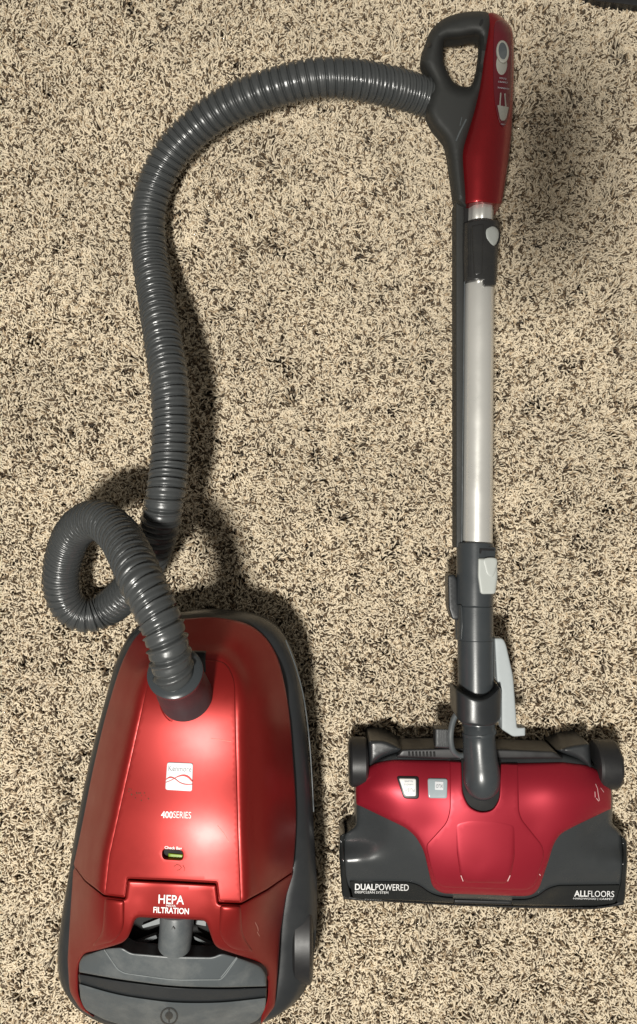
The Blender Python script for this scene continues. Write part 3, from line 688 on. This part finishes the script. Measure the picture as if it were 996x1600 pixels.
bar('chrome_tube_slot', 719, 734, 316, 350, .000, .02, 'void', wand)
seg('inner_tube', 752, 316, 751, 350, 19, 19, 'silver', sides=48, prof=lambda th_: 1 + .035 * np.cos(8 * th_), angle=60, dz=-.001)
# telescopic lock collar with egg-shaped button
WC = lambda px, py: ZT(py) + np.sqrt(np.clip(.0225 ** 2 - ((np.asarray(px) - (752.5 - (np.asarray(py) - 340) * .012)) / F * .9) ** 2, 1e-6, 1)) + .0005
col_poly = rounded([(719, 350, 3), (750, 342, 12), (781, 344, 5), (780.5, 366), (778, 402), (775.5, 446, 3), (756, 446.5, 2), (755, 437, 2), (725.5, 439.5, 2), (722, 400)], 3)
colr = plate('lock_collar', col_poly, WC, M['collar'], wand, er=3, ed=.002, grid=4, thick=.016)
seg('collar_core', 751, 350, 749, 436, 25, 24.4, 'collar', dz=-.001)
plate('sheen_facet', rounded([(737, 353, 3), (756, 349, 3), (754, 428, 4), (741, 431, 4)], 3), WC, M['collar'], colr, lift=.0012, thick=.003, er=3, ed=.0012, grid=4)  # facet added to imitate the stripe reflected down the collar's middle
for x_ in (729.5, 733.5):
    plate('collar_rib', rounded([(x_, 356), (x_ + 1.4, 356), (x_ + 2.2, 432), (x_ + .8, 432)], .5), WC, M['collar'], colr, lift=.0010, thick=.002, grid=5)
rim = plate('button_recess', ellipse(769, 368.5, 13.5, 18.5), lambda px, py: WC(765, py) + .0 * px - (px - 760) * .0004, M['black'], colr, lift=.0005, thick=.012, er=2, ed=.001, grid=3)
plate('lock_button', spline([(769, 352.5), (778, 358), (780, 368), (777, 379), (771.5, 384.5), (764.5, 380), (759.5, 370), (760, 358)]), lambda px, py: WC(765, py) - (px - 760) * .0004, M['light_grey'], rim, lift=.003, thick=.004, er=6, ed=.003, grid=3)
# lower couplings
seg('coupling', 742.5, 848, 742, 947, 28.6, 28.4)
cl_ = seg('coupling', 742.5, 946.5, 742.5, 1001, 28.0, 28.0, dz=-.0003)
seg('lower_tube', 743, 999, 744, 1098, 27.7, 27.4)
WL = lambda c: (lambda px, py: ZT(py) + np.sqrt(np.clip(.0210 ** 2 - ((np.asarray(px) - c) / F * .89) ** 2, 1e-6, 1)))
plate('screw', ellipse(758.5, 980, 3, 3, 16), WL(742.5), M['chrome'], cl_, lift=.0006, thick=.001, grid=2, holes=[ellipse(758.5, 980, 1.3, 1.3, 10)])
plate('coupling_tab', rounded([(713, 945), (722, 945, 3), (723, 975, 3), (721.5, 1000), (713, 1000)], 2), WL(742.5), M['wand_grey'], cl_, lift=.001, thick=.01, er=1.5, ed=.0008, grid=4)
LZ = lambda px, py: ZT(py) + .0225 - (np.asarray(px) - 748) * .00018
lb = plate('latch_base', rounded([(747, 853), (775, 855), (774, 874), (747, 874)], 2), LZ, M['wand_grey'], wand, lift=-.001, thick=.022, er=2, ed=.0015, grid=4)
plate('latch_lip', rounded([(750, 856.5), (773, 858), (773, 861), (753, 860), (752, 865), (749.5, 865)], .6), LZ, M['black'], lb, lift=.0, thick=.001, grid=3)
lt = plate('release_latch', rounded([(747.5, 872, 3), (777, 872.5, 4), (778, 900), (774.5, 928, 5), (751, 928.5, 5), (747, 900)], 4), LZ, M['light_grey'], wand, lift=.003, thick=.02, er=4, ed=.003, grid=4)
plate('thumb_dip', spline([(757, 873), (776, 873), (775, 890), (770, 901), (762, 898), (758, 886)]), LZ, M['light_grey'], lt, lift=.0042, thick=.0015, er=4, ed=.0012, grid=3)
plate('side_clip', rounded([(699.5, 898, 4), (710, 897, 6), (715, 905, 5), (716, 935), (718, 968, 4), (707, 969, 6), (701, 950)], 4), lambda px, py: ZT(py) + .004, M['grey'], wand, thick=.02, er=3, ed=.003, grid=4)
ccol = rounded([(711, 1076, 3), (724, 1084, 10), (740, 1092, 12), (756, 1094, 12), (770, 1086, 10), (782, 1073, 3), (784.5, 1084, 4), (783, 1124, 5), (772, 1133, 6), (752, 1135.5, 8), (722, 1131, 6), (713, 1120, 6)], 4)
cc = plate('pivot_collar', ccol, lambda px, py: .088 + np.sqrt(np.clip(.0285 ** 2 - ((np.asarray(px) - 747.5) / F * .87) ** 2, 1e-6, 1)), M['grey'], wand, er=4, ed=.003, grid=4, thick=.036)
seg('pivot_core', 745.5, 1092, 748, 1136, 26, 25)
plate('storage_lever', rounded([(773, 997, 2), (786, 997, 5), (791, 1007, 6), (802, 1056, 10), (805.5, 1101), (808, 1137, 3), (821, 1136.5, 2), (821, 1149.5, 2), (802, 1151, 4), (795, 1146.5, 4), (784, 1139.5, 2), (783.5, 1075, 5), (776.5, 1064, 5)], 3), lambda px, py: ZT(py) + .006, M['lever_grey'], wand, thick=.014, er=2.5, ed=.002, grid=5)
lg = plate('lever_rail', rounded([(780, 1076), (783.5, 1076), (787, 1138), (783, 1136)], 1), lambda px, py: ZT(py) + .002, M['lever_grey'], wand, thick=.012, er=1, ed=.001, grid=5)

# ------------------------------------------------------------------ handle
hd = thing('wand_handle', 'dark grey loop grip handle with red cover and slide switch', 'vacuum handle', tuple(P(735, 180, 0)))
grip_out = spline([(764, 20.5), (743, 17.5), (718, 20.5), (698, 27), (682, 38), (671, 52), (664.5, 69), (657, 94), (662.5, 107), (671, 121), (675, 134), (669, 152), (665, 174), (675, 196), (692, 217), (698, 238), (702, 264), (706, 293), (709, 312), (716, 322), (730, 324), (733, 300), (730, 245), (735, 215), (747, 180), (757, 140), (765, 80), (770, 40)], n=4)
hole = spline([(700, 64), (722, 62), (742, 58.5), (747, 65), (745.5, 91), (741, 115), (735, 131), (722.5, 132), (710, 126), (698, 105), (694.8, 89), (695.8, 71)], n=4)
hole = (hole - hole.mean(0)) * 1.07 + hole.mean(0)
g_, GS = inflate('grip', grip_out, .058, 17, .024, M['grip'], hd, holes=[hole], grid=4, tb=.030)
red_poly = spline([(763.5, 21.5), (774, 20.5), (785, 27), (796.5, 39), (802, 54), (803.3, 103), (802, 165), (799, 216), (792.5, 268), (785.5, 312), (780, 318.5), (752, 316), (728, 318.5), (724, 315), (722, 280), (720.5, 245), (722.5, 231), (731, 206), (741, 171), (749, 134), (757.5, 78), (761.5, 41)], n=5)
hl = ([20, 41, 78, 134, 171, 206, 231, 245, 280, 320], [762, 761, 757, 749, 741, 731, 722.5, 720.5, 722, 724])
hr = ([20, 27, 39, 54, 103, 165, 216, 268, 320], [777, 785, 796.5, 802, 803.5, 802, 799, 792.5, 785])
def RS(px, py):
    px, py = np.asarray(px, float), np.asarray(py, float)
    a_, b_ = np.interp(py, *hl) - 7, np.interp(py, *hr) + 1.5
    v_ = np.clip((px - (a_ + b_) / 2) / ((b_ - a_) / 2), -.985, .985)
    return .056 + np.interp(py, [20, 30, 50, 90, 150, 200, 240, 280, 320], [.012, .018, .024, .028, .032, .0335, .0325, .0295, .0255]) * np.sqrt(1 - v_ * v_)
rc_ = plate('red_cover', red_poly, RS, M['handle_red'], hd, er=3, ed=.002, grid=4, floor=.030, angle=60)
sp = plate('switch_panel', spline([(772.5, 42), (780, 31.5), (790, 33.5), (798, 50), (800.5, 103), (798.5, 150), (794.5, 182), (788, 198), (782, 193), (776, 174), (772, 144), (771, 100)]), RS, M['dark_red'], hd, lift=.0012, thick=.004, er=2, ed=.001, grid=4)
plate('slide_track', ellipse(784.3, 100, 8.7, 17), RS, M['icon'], sp, lift=.002, thick=.002, er=2, ed=.0006, grid=3)
kn = plate('slide_switch', ellipse(785.8, 80.5, 10, 17.8, rot=-4), lambda px, py: RS(785.8 + 0 * px, py), M['icon'], sp, lift=.006, thick=.007, er=2.5, ed=.0015, grid=3)
plate('switch_dish', ellipse(786, 79.5, 6.8, 13.5, rot=-4), lambda px, py: RS(785.8 + 0 * px, py), M['mid_grey'], kn, lift=.0063, thick=.001, er=1.5, ed=.0004, grid=3)
lettering('lettering', 'FLOOR', 780.5, 121.3, 11, 2.4, RS, M['faint_grey'], sp, lift=.0018, rot=10, flip=True)
lettering('lettering', 'CARPET', 778.5, 127, 15, 2.4, RS, M['faint_grey'], sp, lift=.0018, rot=8, flip=True)
lettering('lettering', 'POWERMATE', 778, 136.5, 18, 2.4, RS, M['faint_grey'], sp, lift=.0018, rot=7, flip=True)
for a_, b_ in (((782.8, 145), (781.5, 165)), ((789.3, 146), (790.8, 166.5))):
    ribbon('plug_icon', [a_, b_], 1.9, RS, M['icon'], sp, lift=.0024, thick=.0012)
plate('plug_icon', rounded([(777.7, 164), (795.5, 167.5), (791.3, 185), (788.5, 188), (784, 187.5), (781.5, 184)], 1), RS, M['icon'], sp, lift=.0026, thick=.0014, grid=3)
lettering('lettering', 'OFF', 783, 193, 6.5, 2, RS, M['faint_grey'], sp, lift=.0018, rot=15, flip=True)
plate('screw_hole', ellipse(752.5, 35, 2.6, 5.4, 18, rot=22), GS, M['void'], g_, lift=.0006, thick=.001, grid=2)
plate('screw_hole', ellipse(671, 70, 4.2, 4.2, 18), GS, M['black'], g_, lift=.0006, thick=.001, grid=2)
ribbon('scuff', [(729, 186), (724, 196), (718, 208), (713, 220)], 2.2, GS, M['mid_grey'], g_, lift=.0004, thick=.0003)
ribbon('scuff', [(722, 183), (719, 196)], 1.2, GS, M['mid_grey'], g_, lift=.0004, thick=.0003)

# ------------------------------------------------------------------ dark mat corner
mat_o = plate('dark_mat', rounded([(868, -40), (1120, -60), (1120, 34), (996, 10), (930, 2)], 3), flat(.012), M['black'], None, er=3, ed=.004, grid=12, thick=.016)
mat_o['label'] = 'edge of a dark mat lying on the carpet beyond the handle'; mat_o['category'] = 'mat'

# ------------------------------------------------------------------ phone the picture is taken with: its soft shadow falls beside the handle
ph = thing('smartphone', 'dark smartphone held level above the carpet to take the picture', 'phone', (.022, -.03, H + .012))
def slab(name, w, h, z0, z1, r_, mat, parent, cx=0.0, cy=0.0):
    p = rounded([(-w / 2, -h / 2), (w / 2, -h / 2), (w / 2, h / 2), (-w / 2, h / 2)], r_, 6); n_ = len(p)
    v = [(ph.location.x + cx + a_, ph.location.y + cy + b_, ph.location.z + z) for z in (z0, z1) for a_, b_ in p]
    f = [tuple(range(n_))[::-1], tuple(range(n_, 2 * n_))] + [(k, (k + 1) % n_, n_ + (k + 1) % n_, n_ + k) for k in range(n_)]
    return new_obj(name, v, f, M[mat], parent, smooth=False)
slab('case', .076, .152, .0, .009, .012, 'black', ph)
slab('screen', .068, .144, .0092, .0096, .009, 'gloss_black', ph)
